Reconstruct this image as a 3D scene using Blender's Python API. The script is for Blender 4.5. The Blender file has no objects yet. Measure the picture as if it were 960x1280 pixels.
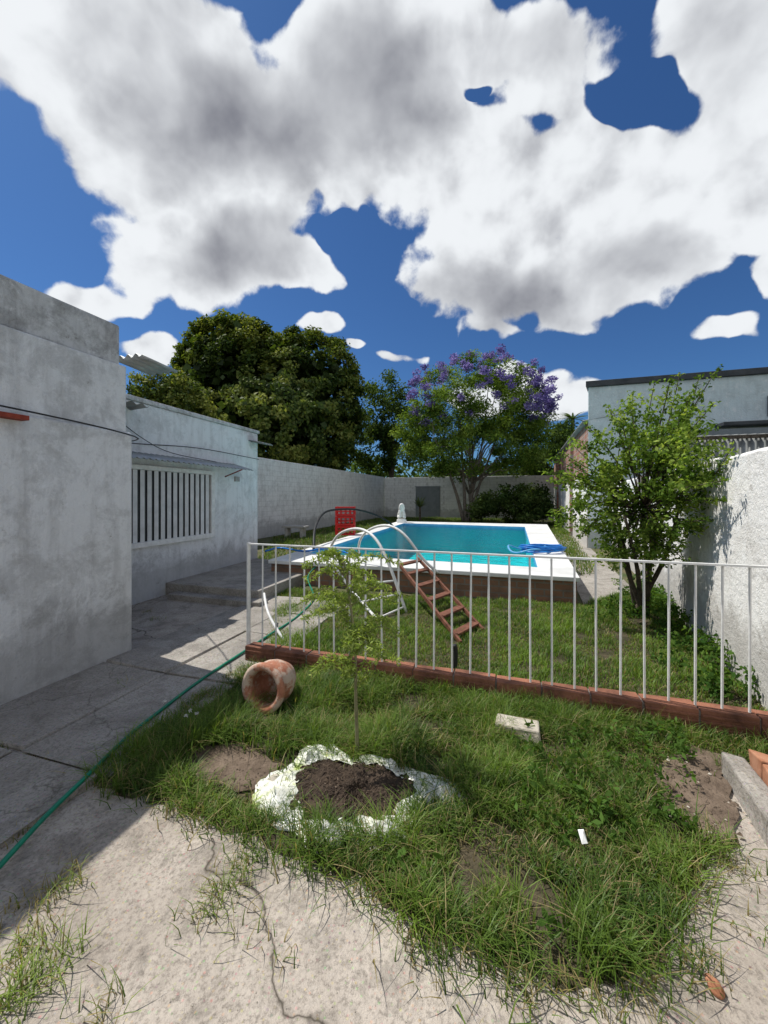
import bpy, math, random
import numpy as np
from mathutils import Vector
random.seed(7); R=np.random.RandomState(11)
sc=bpy.context.scene
H=1.6; FP=490.0; HV=620.0
def G(u,v,z=0.0):            # surveyed ground position
    Y=(H-z)*FP/(v-HV); return ((u-480)/FP*Y, Y)
def P(u,v,Y): return ((u-480)/FP*Y, Y, H-(v-HV)/FP*Y)
E1=np.array([.954,-.30,0]); E2=np.array([.30,.954,0]); UP=np.array([0,0,1.])
# ------------------------------------------------------------ materials
def newmat(name):
    m=bpy.data.materials.new(name); m.use_nodes=True
    nt=m.node_tree; b=nt.nodes['Principled BSDF']; return m,nt,b
def N(nt,t,**k):
    n=nt.nodes.new(t)
    for a,v in k.items():
        if hasattr(n,a): setattr(n,a,v)
        else: n.inputs[a].default_value=v
    return n
def ramp(nt,fac,stops):
    r=nt.nodes.new('ShaderNodeValToRGB'); e=r.color_ramp.elements
    while len(e)<len(stops): e.new(.5)
    for i,(p,c) in enumerate(stops):
        e[i].position=p; e[i].color=(c[0],c[1],c[2],1) if hasattr(c,'__len__') else (c,c,c,1)
    nt.links.new(fac,r.inputs[0]); return r.outputs[0]
def noise(nt,co,scale,detail=3,rough=.6,dist=0):
    n=nt.nodes.new('ShaderNodeTexNoise'); n.inputs['Scale'].default_value=scale
    n.inputs['Detail'].default_value=detail; n.inputs['Roughness'].default_value=rough
    n.inputs['Distortion'].default_value=dist; nt.links.new(co,n.inputs['Vector']); return n.outputs[0]
def mix(nt,f,a,b,mode='MIX'):
    m=nt.nodes.new('ShaderNodeMix'); m.data_type='RGBA'; m.blend_type=mode
    for s,i in ((f,0),(a,6),(b,7)):
        if hasattr(s,'is_linked'): nt.links.new(s,m.inputs[i])
        elif i==0: m.inputs[0].default_value=s
        else: m.inputs[i].default_value=(*s,1)
    return m.outputs[2]
def objco(nt,scale=None,rot=0):
    t=nt.nodes.new('ShaderNodeTexCoord').outputs['Object']
    if scale or rot:
        mp=nt.nodes.new('ShaderNodeMapping')
        if scale: mp.inputs['Scale'].default_value=scale
        mp.inputs['Rotation'].default_value=(0,0,rot)
        nt.links.new(t,mp.inputs['Vector']); return mp.outputs[0]
    return t
def bump(nt,b,h,strength=.3,dist=.02):
    bm=nt.nodes.new('ShaderNodeBump'); bm.inputs['Strength'].default_value=strength
    bm.inputs['Distance'].default_value=dist; nt.links.new(h,bm.inputs['Height']); nt.links.new(bm.outputs[0],b.inputs['Normal'])
def simple(name,c1,c2,scale=8,rough=.7,bs=.2,bd=.01,metal=0,sp=.3):
    m,nt,b=newmat(name); co=objco(nt); n=noise(nt,co,scale)
    nt.links.new(ramp(nt,n,[(.3,c1),(.7,c2)]),b.inputs['Base Color']); b.inputs['Roughness'].default_value=rough
    b.inputs['Metallic'].default_value=metal; b.inputs['Specular IOR Level'].default_value=sp
    if bs>.15: bump(nt,b,noise(nt,co,scale*6,2),bs,bd)
    return m
def plaster(name,base,dirt,amount=.5,bare=(.22,.2,.17),bareamt=.64,brick=False,damp=.5):
    m,nt,b=newmat(name); co=objco(nt)
    st=noise(nt,objco(nt,(3.2,3.2,.4)),2.2,4,.65)
    sp=noise(nt,co,2.3,6,.78,.3)
    c=mix(nt,ramp(nt,st,[(.47,0),(.72,amount*.7)]),base,dirt)
    c=mix(nt,ramp(nt,sp,[(.48,0),(.58,amount*.5),(.74,amount)]),c,tuple(x*.85 for x in dirt))
    pe=noise(nt,co,6.5,7,.78,.2)
    c=mix(nt,ramp(nt,pe,[(bareamt-.08,0),(bareamt-.02,.25),(bareamt,.3),(bareamt+.015,.85)]),c,bare)
    c=mix(nt,ramp(nt,pe,[(.34,.6),(.45,0)]),c,(.82,.82,.81))
    sx=nt.nodes.new('ShaderNodeSeparateXYZ'); nt.links.new(co,sx.inputs[0])
    ad=nt.nodes.new('ShaderNodeMath'); ad.operation='MULTIPLY_ADD'; nt.links.new(sp,ad.inputs[0]); ad.inputs[1].default_value=-.9; nt.links.new(sx.outputs[2],ad.inputs[2])
    c=mix(nt,ramp(nt,ad.outputs[0],[(0,damp),(.25,0)]) ,c,tuple(x*.6 for x in dirt))
    if brick:
        mp=nt.nodes.new('ShaderNodeCombineXYZ')
        vm=nt.nodes.new('ShaderNodeVectorMath'); vm.operation='DOT_PRODUCT'; nt.links.new(co,vm.inputs[0]); vm.inputs[1].default_value=(.45,.95,0)
        nt.links.new(vm.outputs['Value'],mp.inputs[0]); nt.links.new(sx.outputs[2],mp.inputs[1])
        bt=nt.nodes.new('ShaderNodeTexBrick'); bt.inputs['Scale'].default_value=1; bt.inputs['Brick Width'].default_value=.36; bt.inputs['Row Height'].default_value=.2
        bt.inputs['Mortar Size'].default_value=.012; bt.inputs['Mortar Smooth'].default_value=.6; nt.links.new(mp.outputs[0],bt.inputs['Vector'])
        c=mix(nt,ramp(nt,bt.outputs['Fac'],[(0,0),(1,.4)]),c,tuple(x*.9 for x in dirt))
    nt.links.new(c,b.inputs['Base Color']); b.inputs['Roughness'].default_value=.9; b.inputs['Specular IOR Level'].default_value=.15
    bump(nt,b,noise(nt,co,11,5,.8),.75,.03); return m
def concrete(name,light,dark,crack=True,cs=.5,peb=.35,grime=.6,ck=.9):
    m,nt,b=newmat(name); co=objco(nt)
    big=noise(nt,co,1.0,6,.7,.6); fine=noise(nt,co,60,3,.8)
    c=ramp(nt,big,[(.32,dark),(.45,tuple((a*.5+q*.5) for a,q in zip(light,dark))),(.58,light)])
    sn=noise(nt,co,3.6,8,.8,.4)
    c=mix(nt,ramp(nt,sn,[(.5,0),(.57,grime*.6),(.68,grime)]),c,(.13,.118,.1))
    c=mix(nt,ramp(nt,sn,[(.32,.35),(.42,0)]),c,(.57,.535,.48))
    c=mix(nt,ramp(nt,fine,[(.34,.6),(.52,0)]),c,tuple(x*.45 for x in dark))
    vo=N(nt,'ShaderNodeTexVoronoi'); vo.inputs['Scale'].default_value=55; nt.links.new(co,vo.inputs['Vector'])
    c=mix(nt,ramp(nt,vo.outputs['Distance'],[(.16,peb),(.3,0)]),c,vo.outputs['Color'],'SOFT_LIGHT')
    if crack:
        dn=N(nt,'ShaderNodeTexNoise'); dn.inputs['Scale'].default_value=2.2; dn.inputs['Detail'].default_value=5; nt.links.new(co,dn.inputs['Vector'])
        va=nt.nodes.new('ShaderNodeVectorMath'); va.operation='MULTIPLY_ADD'; nt.links.new(dn.outputs['Color'],va.inputs[0]); va.inputs[1].default_value=(.7,.7,.7); nt.links.new(co,va.inputs[2])
        v2=N(nt,'ShaderNodeTexVoronoi'); v2.feature='DISTANCE_TO_EDGE'; v2.inputs['Scale'].default_value=cs; nt.links.new(va.outputs[0],v2.inputs['Vector'])
        c=mix(nt,ramp(nt,v2.outputs['Distance'],[(.0,ck),(.0025,ck*.5),(.006,0)]),c,(.05,.042,.03))
    nt.links.new(c,b.inputs['Base Color']); b.inputs['Roughness'].default_value=.92; b.inputs['Specular IOR Level'].default_value=.15
    bump(nt,b,noise(nt,co,26,4,.8),.8,.012); return m
def leafmat(name,trans=.35,gloss=.06):
    m=bpy.data.materials.new(name); m.use_nodes=True; nt=m.node_tree; nt.nodes.clear()
    o=nt.nodes.new('ShaderNodeOutputMaterial'); at=nt.nodes.new('ShaderNodeAttribute'); at.attribute_name='col'
    d=nt.nodes.new('ShaderNodeBsdfDiffuse'); t=nt.nodes.new('ShaderNodeBsdfTranslucent')
    nt.links.new(at.outputs['Color'],d.inputs[0])
    tc=mix(nt,1.0,at.outputs['Color'],(1.5,1.5,.6) if name!='blossom_petals' else (1.2,1.1,1.2),'MULTIPLY'); nt.links.new(tc,t.inputs[0])
    m1=nt.nodes.new('ShaderNodeMixShader'); m1.inputs[0].default_value=trans; nt.links.new(d.outputs[0],m1.inputs[1]); nt.links.new(t.outputs[0],m1.inputs[2]); last=m1
    if gloss>0:
        g=nt.nodes.new('ShaderNodeBsdfGlossy'); g.inputs['Roughness'].default_value=.5
        m2=nt.nodes.new('ShaderNodeMixShader'); m2.inputs[0].default_value=gloss; nt.links.new(m1.outputs[0],m2.inputs[1]); nt.links.new(g.outputs[0],m2.inputs[2]); last=m2
    nt.links.new(last.outputs[0],o.inputs[0]); return m
M={}
M['wall']=plaster('weathered_white_plaster',(.74,.745,.74),(.38,.37,.355),.68,(.34,.33,.31),.665)
M['wallup']=plaster('grey_parapet_plaster',(.58,.58,.57),(.22,.21,.2),.85,(.28,.27,.25),.62)
M['wall2']=plaster('rear_white_plaster',(.76,.77,.775),(.4,.4,.39),.58,(.33,.32,.3),.67)
M['wallr']=plaster('sunlit_white_plaster',(.85,.84,.81),(.55,.51,.46),.5,(.26,.23,.19),.655,False,.6)
M['wallb']=plaster('painted_block_wall',(.76,.76,.74),(.42,.41,.39),.6,(.34,.31,.28),.67,True)
M['teal']=plaster('pale_teal_render',(.6,.68,.69),(.38,.42,.42),.45,(.33,.33,.31),.72)
M['conc']=concrete('patio_concrete',(.49,.435,.375),(.29,.25,.21))
M['slab']=concrete('path_slab_concrete',(.4,.37,.33),(.23,.21,.185),True,.8,.35,.5,.5)
M['soil']=simple('dark_soil',(.035,.024,.017),(.1,.07,.048),14,.95,.9,.03)
M['dirt']=simple('dry_dirt',(.085,.06,.042),(.2,.15,.11),9,.95,.8,.02)
M['turf']=simple('turf_soil',(.035,.035,.016),(.1,.078,.048),7,.95,.8,.03)
M['ground']=simple('rough_ground',(.05,.075,.02),(.13,.11,.06),1.5,.95,.6,.05)
M['white']=simple('white_painted_steel',(.62,.62,.6),(.8,.8,.78),12,.45,.1,.002)
M['coping']=simple('white_coping_paint',(.58,.58,.56),(.8,.8,.78),2,.6,.2,.01)
M['slat']=simple('window_slat_paint',(.55,.56,.56),(.7,.71,.71),6,.5,.1,.003)
M['dark']=simple('dark_interior',(.012,.013,.015),(.03,.03,.032),5,.4,.05,.002)
M['black']=simple('black_rubber',(.012,.012,.012),(.03,.03,.03),9,.5,.05,.002)
M['terra']=simple('terracotta',(.3,.12,.06),(.5,.27,.17),7,.85,.4,.006)
M['brickred']=simple('hollow_brick_clay',(.10,.045,.03),(.33,.14,.085),5,.95,.8,.014)
M['mortar']=simple('grey_mortar',(.12,.1,.085),(.26,.22,.19),14,.95,.8,.012)
M['wood']=simple('reddish_wood',(.09,.035,.02),(.22,.09,.055),11,.7,.4,.005)
M['red']=simple('red_crate_plastic',(.5,.012,.012),(.62,.025,.02),6,.4,.05,.002)
M['blue']=simple('blue_plastic',(.01,.12,.45),(.02,.22,.6),6,.35,.05,.002)
M['cyan']=simple('light_blue_plastic',(.08,.3,.55),(.15,.4,.65),6,.4,.05,.002)
M['greenhose']=simple('green_hose',(.0,.15,.09),(.01,.24,.14),9,.4,.05,.002)
M['roofmetal']=simple('galvanised_sheet',(.3,.32,.33),(.48,.5,.5),4,.5,.2,.004,.4)
M['fibro']=simple('fibre_cement_sheet',(.16,.17,.17),(.3,.31,.3),3,.85,.4,.006)
M['darkmetal']=simple('dark_roof_metal',(.03,.035,.04),(.07,.075,.08),3,.6,.2,.004)
M['bark']=simple('bark',(.045,.035,.025),(.15,.12,.09),12,.95,.9,.02)
M['barkl']=simple('pale_bark',(.10,.085,.065),(.26,.22,.18),12,.95,.9,.02)
M['stem']=simple('green_stem',(.16,.15,.08),(.26,.25,.13),12,.7,.2,.002)
M['stone']=simple('pale_stone',(.35,.31,.25),(.55,.5,.42),9,.9,.7,.01)
M['tan']=simple('bench_concrete',(.3,.29,.27),(.45,.44,.41),9,.9,.7,.01)
M['rust']=simple('rusty_iron',(.18,.03,.015),(.35,.07,.04),12,.8,.5,.005)
M['door']=simple('grey_metal_door',(.16,.18,.19),(.22,.24,.25),3,.6,.1,.003)
M['leafdark']=leafmat('dense_tree_leaves',.3,0.02)
M['leaf']=leafmat('light_leaves',.4,0)
M['flower']=leafmat('blossom_petals',.35,.0)
M['grass']=leafmat('grass_blades',.4,.02)
def sackmat():
    m,nt,b=newmat('white_sack_plastic'); co=objco(nt)
    f=noise(nt,co,7,4,.6,.5)
    nt.links.new(ramp(nt,f,[(.36,(.42,.5,.16)),(.43,(.7,.7,.6)),(.62,(.78,.78,.76)),(.72,(.38,.35,.3))]),b.inputs['Base Color'])
    b.inputs['Roughness'].default_value=.4; return m
M['plastic']=sackmat()
def brickmat(name,c1,c2,mo,dv,bw,rh,over,ov):
    m,nt,b=newmat(name); co=objco(nt); sx=nt.nodes.new('ShaderNodeSeparateXYZ'); nt.links.new(co,sx.inputs[0])
    vm=nt.nodes.new('ShaderNodeVectorMath'); vm.operation='DOT_PRODUCT'; nt.links.new(co,vm.inputs[0]); vm.inputs[1].default_value=dv
    cx=nt.nodes.new('ShaderNodeCombineXYZ'); nt.links.new(vm.outputs['Value'],cx.inputs[0]); nt.links.new(sx.outputs[2],cx.inputs[1])
    bt=nt.nodes.new('ShaderNodeTexBrick'); bt.inputs['Scale'].default_value=1; bt.inputs['Brick Width'].default_value=bw; bt.inputs['Row Height'].default_value=rh; bt.inputs['Mortar Size'].default_value=.012
    bt.inputs['Color1'].default_value=(*c1,1); bt.inputs['Color2'].default_value=(*c2,1); bt.inputs['Mortar'].default_value=(*mo,1)
    nt.links.new(cx.outputs[0],bt.inputs['Vector'])
    nt.links.new(mix(nt,ramp(nt,noise(nt,co,3),[(.45,0),(.7,ov)]),bt.outputs['Color'],over),b.inputs['Base Color'])
    b.inputs['Roughness'].default_value=.95; bump(nt,b,noise(nt,co,20),.5,.02); return m
M['brick']=brickmat('exposed_red_brick',(.34,.13,.08),(.22,.1,.07),(.3,.27,.24),(.34,.94,0),.3,.17,(.4,.37,.33),.6)
M['poolwall']=brickmat('pool_outer_brick',(.30,.15,.09),(.2,.11,.07),(.2,.17,.14),(.95,-.3,0),.26,.1,(.12,.09,.07),.7)
def watermat():
    m=bpy.data.materials.new('pool_water'); m.use_nodes=True; nt=m.node_tree; nt.nodes.clear(); o=nt.nodes.new('ShaderNodeOutputMaterial')
    t=nt.nodes.new('ShaderNodeBsdfTransparent'); t.inputs[0].default_value=(.58,.96,.97,1)
    g=nt.nodes.new('ShaderNodeBsdfGlossy'); g.inputs['Roughness'].default_value=.05
    co=objco(nt); bm=nt.nodes.new('ShaderNodeBump'); bm.inputs['Strength'].default_value=.6; bm.inputs['Distance'].default_value=.08
    nt.links.new(noise(nt,co,4.5,3,.55,.4),bm.inputs['Height']); nt.links.new(bm.outputs[0],g.inputs['Normal'])
    f=nt.nodes.new('ShaderNodeFresnel'); f.inputs[0].default_value=1.16; nt.links.new(bm.outputs[0],f.inputs['Normal'])
    s=nt.nodes.new('ShaderNodeMixShader'); nt.links.new(f.outputs[0],s.inputs[0]); nt.links.new(t.outputs[0],s.inputs[1]); nt.links.new(g.outputs[0],s.inputs[2])
    nt.links.new(s.outputs[0],o.inputs[0]); return m
M['water']=watermat()
M['poolpaint']=simple('pool_turquoise_paint',(.03,.48,.52),(.07,.64,.66),1.2,.5,.1,.01)
# ------------------------------------------------------------ mesh helpers
def link(o): sc.collection.objects.link(o); return o
def mesh(name,V,F,mat,smooth=False):
    me=bpy.data.meshes.new(name); me.from_pydata([tuple(map(float,v)) for v in V],[],[tuple(f) for f in F]); me.update()
    if smooth: me.polygons.foreach_set('use_smooth',[True]*len(me.polygons))
    me.materials.append(mat); return link(bpy.data.objects.new(name,me))
def quadmesh(name,V,F,C,mat):
    me=bpy.data.meshes.new(name); n=len(V); m=len(F)
    me.vertices.add(n); me.vertices.foreach_set('co',V.astype(np.float32).ravel())
    me.loops.add(m*4); me.loops.foreach_set('vertex_index',F.astype(np.int32).ravel())
    me.polygons.add(m); me.polygons.foreach_set('loop_start',np.arange(0,m*4,4,dtype=np.int32))
    me.polygons.foreach_set('loop_total',np.full(m,4,dtype=np.int32))
    me.update(calc_edges=True)
    a=me.attributes.new('col','FLOAT_COLOR','POINT'); a.data.foreach_set('color',np.c_[C,np.ones(n)].astype(np.float32).ravel())
    me.materials.append(mat); return link(bpy.data.objects.new(name,me))
def group(name,kids,loc=(0,0,0)):
    e=bpy.data.objects.new(name,None); e.empty_display_size=.2; link(e)
    for k in kids: k.parent=e
    return e
def prism(name,poly,z0,z1,mat,bev=0):
    n=len(poly); a=sum(poly[i][0]*poly[(i+1)%n][1]-poly[(i+1)%n][0]*poly[i][1] for i in range(n))
    if a<0: poly=poly[::-1]
    V=[(p[0],p[1],z0) for p in poly]+[(p[0],p[1],z1) for p in poly]
    F=[list(range(n))[::-1],list(range(n,2*n))]+[[i,(i+1)%n,n+(i+1)%n,n+i] for i in range(n)]
    o=mesh(name,V,F,mat)
    if bev: b=o.modifiers.new('b','BEVEL'); b.width=bev; b.segments=2
    return o
class MB:
    def __init__(s): s.V=[]; s.F=[]
    def box(s,c,a,b,d,la,lb,ld,jit=0):
        c=np.array(c,float); a=np.array(a,float)*la/2; b=np.array(b,float)*lb/2; d=np.array(d,float)*ld/2; k=len(s.V)
        for x,y,z in ((-1,-1,-1),(1,-1,-1),(1,1,-1),(-1,1,-1),(-1,-1,1),(1,-1,1),(1,1,1),(-1,1,1)):
            s.V.append(c+x*a+y*b+z*d+(R.randn(3)*jit if jit else 0))
        for f in ((0,3,2,1),(4,5,6,7),(0,1,5,4),(1,2,6,5),(2,3,7,6),(3,0,4,7)): s.F.append([k+i for i in f])
    def tube(s,pts,r,seg=8):
        pts=[np.array(p,float) for p in pts]; n=len(pts); k=len(s.V)
        rs=r if hasattr(r,'__len__') else [r]*n
        t0=pts[1]-pts[0]; t0/=np.linalg.norm(t0)+1e-9; up=np.array([0,0,1.]) if abs(t0[2])<.9 else np.array([1.,0,0])
        nx=np.cross(t0,up); nx/=np.linalg.norm(nx)
        for i in range(n):
            t=pts[min(i+1,n-1)]-pts[max(i-1,0)]; t/=np.linalg.norm(t)+1e-9
            nx=nx-t*np.dot(nx,t); nx/=np.linalg.norm(nx)+1e-9; ny=np.cross(t,nx)
            for j in range(seg):
                a=2*math.pi*j/seg; s.V.append(pts[i]+rs[i]*(nx*math.cos(a)+ny*math.sin(a)))
        for i in range(n-1):
            for j in range(seg):
                j2=(j+1)%seg; s.F.append([k+i*seg+j,k+i*seg+j2,k+(i+1)*seg+j2,k+(i+1)*seg+j])
        s.F.append([k+j for j in range(seg)][::-1]); s.F.append([k+(n-1)*seg+j for j in range(seg)])
    def make(s,name,mat,smooth=False,bev=0):
        o=mesh(name,s.V,s.F,mat,smooth)
        if bev: b=o.modifiers.new('b','BEVEL'); b.width=bev; b.segments=2
        return o
def crom(pts,k=6):
    p=[np.array(q,float) for q in pts]; p=[2*p[0]-p[1]]+p+[2*p[-1]-p[-2]]; out=[]
    for i in range(1,len(p)-2):
        for j in range(k):
            t=j/k; out.append(.5*((2*p[i])+(-p[i-1]+p[i+1])*t+(2*p[i-1]-5*p[i]+4*p[i+1]-p[i+2])*t*t+(-p[i-1]+3*p[i]-3*p[i+1]+p[i+2])*t**3))
    out.append(p[-2]); return out
def pipe(name,pts,r,mat,k=6,seg=8):
    b=MB(); b.tube(crom(pts,k) if k else pts,r,seg); return b.make(name,mat,True)
def sheet(name,o,u,v,n,amp,waves,mat):
    o,u,v,n=[np.array(x,float) for x in (o,u,v,n)]; m=waves*6; V=[];F=[]
    for i in range(m+1):
        d=n*amp*math.sin(i/6*2*math.pi); V.append(o+u*i/m+d); V.append(o+u*i/m+v+d)
    for i in range(m): F.append([2*i,2*i+2,2*i+3,2*i+1])
    ob=mesh(name,V,F,mat,True); s=ob.modifiers.new('s','SOLIDIFY'); s.thickness=.006; return ob
def jag(poly,amp=.05,step=.12,seed=1):
    r=random.Random(seed); out=[]
    n=len(poly)
    for i in range(n):
        a,b=poly[i],poly[(i+1)%n]; L=math.dist(a,b); k=max(1,int(L/step))
        for j in range(k):
            t=j/k; out.append((a[0]+(b[0]-a[0])*t+r.uniform(-amp,amp),a[1]+(b[1]-a[1])*t+r.uniform(-amp,amp)))
    return out
def flat(name,poly,z,mat): 
    n=len(poly); a=sum(poly[i][0]*poly[(i+1)%n][1]-poly[(i+1)%n][0]*poly[i][1] for i in range(n))
    if a<0: poly=poly[::-1]
    return mesh(name,[(p[0],p[1],z) for p in poly],[list(range(n))],mat)
def inpoly(X,Y,poly):
    c=np.zeros(len(X),bool); n=len(poly)
    for i in range(n):
        x1,y1=poly[i]; x2,y2=poly[(i+1)%n]
        if y1==y2: continue
        k=((y1>Y)!=(y2>Y))&(X<(x2-x1)*(Y-y1)/(y2-y1)+x1); c^=k
    return c
def wob(X,Y,s,seed):
    r=np.random.RandomState(seed); t=0
    for i in range(6):
        a=r.uniform(0,6.28); f=s*r.uniform(.5,2.2); t=t+np.sin((X*math.cos(a)+Y*math.sin(a))*f+r.uniform(0,6.28))
    return t/6*1.6
def blades(name,poly,dens,h0,h1,w,c1,c2,lean=.7,seed=1,holes=(),thr=-9,jit=.03,zb=.0,dry=.06,pts=None):
    r=np.random.RandomState(seed)
    if pts is None:
        A=np.array(poly); mn=A.min(0); mx=A.max(0); n=int((mx[0]-mn[0])*(mx[1]-mn[1])*dens)
        X=r.uniform(mn[0],mx[0],n); Y=r.uniform(mn[1],mx[1],n); k=inpoly(X,Y,poly)
        for hh in holes: k&=~inpoly(X,Y,hh)
        k&=wob(X,Y,7,seed)+wob(X,Y,17,seed+3)*.5+r.randn(n)*.15>thr
        X=X[k]+r.randn(k.sum())*jit; Y=Y[k]+r.randn(k.sum())*jit
    else: X,Y=pts
    n=len(X); cl=wob(X,Y,6,seed+1)*.5+.5; cl2=wob(X,Y,23,seed+2)*.5+.5
    h=(h0+(h1-h0)*np.clip(cl*.85+cl2*.45+r.rand(n)*.3-.35,0,1.3))*r.uniform(.5,1.1,n)
    th=r.uniform(0,6.283,n)+wob(X,Y,4,seed+5)*1.5; L=lean*r.uniform(.2,1.3,n)
    dx,dy=np.cos(th),np.sin(th); ww=w*r.uniform(.6,1.4,n); V=np.zeros((n,8,3)); 
    for i,t in enumerate((0,.4,.75,1.)):
        cx=X+dx*L*h*t*t; cy=Y+dy*L*h*t*t; cz=zb+h*(t-.38*np.minimum(L,1.2)*t*t); wd=ww*(1-.9*t**1.5)/2
        V[:,2*i,0]=cx-dy*wd; V[:,2*i,1]=cy+dx*wd; V[:,2*i,2]=cz; V[:,2*i+1,0]=cx+dy*wd; V[:,2*i+1,1]=cy-dx*wd; V[:,2*i+1,2]=cz
    b=np.arange(n)[:,None]*8; F=np.concatenate([b+np.array([[2*i,2*i+1,2*i+3,2*i+2]]) for i in range(3)])
    cl3=wob(X,Y,9,seed+9)*.5+.5
    f=np.clip(r.rand(n)*.5+cl2*.35+cl3*.7-.3,0,1)[:,None]; C=np.array(c1)*(1-f)+np.array(c2)*f
    dr=r.rand(n)<dry*(.4+2.6*np.clip(1-cl,0,1)); C[dr]=np.array([.34,.28,.13])*r.uniform(.6,1.1,(dr.sum(),1))
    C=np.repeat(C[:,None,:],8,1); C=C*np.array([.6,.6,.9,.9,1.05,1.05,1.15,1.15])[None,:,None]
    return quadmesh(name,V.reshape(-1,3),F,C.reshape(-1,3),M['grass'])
def leafdata(cent,rad,nper,size,asp,cols,seed=1,nout=.6,ctr=None,droop=0):
    r=np.random.RandomState(seed); cent=np.array(cent); k=len(cent); n=k*nper
    cc=np.repeat(cent,nper,0); rr=np.repeat(np.broadcast_to(np.array(rad,float),(k,)),nper)
    d=r.randn(n,3); d/=np.linalg.norm(d,axis=1)[:,None]; q=r.rand(n)**.5
    pos=cc+d*(rr*q)[:,None]*np.array([1,1,.75])
    out=d if ctr is None else (pos-np.array(ctr)); out=out/(np.linalg.norm(out,axis=1)[:,None]+1e-6)
    nn=r.randn(n,3)*.6+out*nout+np.array([0,0,.35]); nn/=np.linalg.norm(nn,axis=1)[:,None]
    a=np.cross(nn,r.randn(n,3)); a/=np.linalg.norm(a,axis=1)[:,None]; a[:,2]-=droop; b=np.cross(nn,a); b/=np.linalg.norm(b,axis=1)[:,None]
    s=size*r.uniform(.6,1.35,n)[:,None]; w=s*asp
    V=np.stack([pos-a*s/2,pos+b*w/2+nn*s*.08,pos+a*s/2,pos-b*w/2+nn*s*.08],1).reshape(-1,3)
    F=np.arange(n*4).reshape(n,4); cols=np.array(cols); ci=np.repeat(r.rand(k),nper); ci=np.clip(ci+r.randn(n)*.25,0,.999)*(len(cols)-1)
    i0=ci.astype(int); fr=(ci-i0)[:,None]; C=cols[i0]*(1-fr)+cols[i0+1]*fr; C=C*r.uniform(.7,1.25,(n,1)); C=np.repeat(C,4,0)
    return V,F,C
def leaves(name,mat,*parts):
    V=[];F=[];C=[];k=0
    for v,f,c in parts: V.append(v);F.append(f+k);C.append(c);k+=len(v)
    return quadmesh(name,np.concatenate(V),np.concatenate(F),np.concatenate(C),mat)
def EL(u,v,ru,rv,Y,dep=1.0):
    x,y,z=P(u,v,Y); s=Y/FP; return (x,y,z,ru*s,ru*s*dep,rv*s)
def clumps(els,n,seed,lo=.7,hi=1.03,zmin=-9):
    r=np.random.RandomState(seed); out=[]
    vol=np.array([e[3]*e[5] for e in els]); vol=vol/vol.sum()
    while len(out)<n:
        e=els[r.choice(len(els),p=vol)]; d=r.randn(3); d/=np.linalg.norm(d)
        if d[1]>.3 and r.rand()<.5: continue
        q=r.uniform(lo,hi); p=(e[0]+d[0]*e[3]*q,e[1]+d[1]*e[4]*q,e[2]+d[2]*e[5]*q)
        inside=False
        for f in els:
            if f is e: continue
            if ((p[0]-f[0])/f[3])**2+((p[1]-f[1])/f[4])**2+((p[2]-f[2])/f[5])**2<(lo*.85)**2: inside=True
        if inside or p[2]<zmin: continue
        out.append(p)
    return out
def limbs(name,base,targets,r0,mat,seed=1,top=None,wig=.15):
    r=np.random.RandomState(seed); b=MB(); base=np.array(base,float); top=np.array(top,float)
    tr=[base+(top-base)*t+np.r_[r.randn(2)*wig*.3,0]*(0<t) for t in (0,.33,.66,1)]
    b.tube(crom(tr,4),list(np.linspace(r0*1.25,r0*.7,13)),10)
    for t in targets:
        t=np.array(t,float); s=tr[r.randint(2,4)]; m1=s+(t-s)*.35+np.array([0,0,.1*np.linalg.norm(t-s)])+r.randn(3)*wig; m2=s+(t-s)*.7+r.randn(3)*wig
        rr=r0*r.uniform(.2,.42); pts=crom([s,m1,m2,t],3); b.tube(pts,list(np.linspace(rr,rr*.15,len(pts))),6)
    return b.make(name,mat,True)
# ------------------------------------------------------------ pool
zc=.42
co_o=[G(335,700,zc),G(725,722,zc),G(684,655.5,zc),G(498,651.5,zc)]
co_i=[G(385,691.5,zc),G(672,709,zc),G(656,658.5,zc),G(505,653.8,zc)]
ctr=np.mean(np.array(co_o),0)
def shrink(poly,d): 
    return [tuple(np.array(p)+(ctr-np.array(p))/np.linalg.norm(ctr-np.array(p))*d) for p in poly]
def ring(name,o,i,z0,z1,mat,bev=0):
    V=[(*p,z0) for p in o]+[(*p,z1) for p in o]+[(*p,z0) for p in i]+[(*p,z1) for p in i]; F=[]
    for a in range(4):
        c=(a+1)%4; F+= [[a,c,4+c,4+a],[4+a,4+c,12+c,12+a],[12+a,12+c,8+c,8+a],[8+a,8+c,c,a]]
    ob=mesh(name,V,F,mat)
    if bev: b=ob.modifiers.new('b','BEVEL'); b.width=bev; b.segments=2
    return ob
big=[(-500,-500),(500,-500),(500,500),(-500,500)]; hin=shrink(co_i,-.12)
mesh('ground',[(*p,0) for p in big]+[(*p,0) for p in hin],[[a,(a+1)%4,4+(a+1)%4,4+a] for a in range(4)],M['ground'])
k=[ring('coping',co_o,co_i,.355,zc,M['coping'],.01),ring('outer_wall',shrink(co_o,.07),shrink(co_i,-.12),-.02,.354,M['poolwall'])]
bi=shrink(co_i,-.1)
V=[(*p,.353) for p in bi]+[(*p,-.75) for p in bi]
k.append(mesh('basin',V,[[a,4+a,4+(a+1)%4,(a+1)%4] for a in range(4)]+[[4,5,6,7]],M['poolpaint']))
k.append(ring('tile_line',shrink(co_i,-.02),shrink(co_i,.012),.27,.416,M['cyan']))
st=MB()
for i in range(3):
    q=np.array([*co_i[0],0])+E1*(.7)+E2*(.35+.3*i); st.box((q[0],q[1],.15-.2*i-.3),E1,E2,UP,1.3,.3,.6)
k.append(st.make('steps',M['cyan']))
k.append(flat('water',shrink(co_i,-.01),.345,M['water']))
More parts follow.
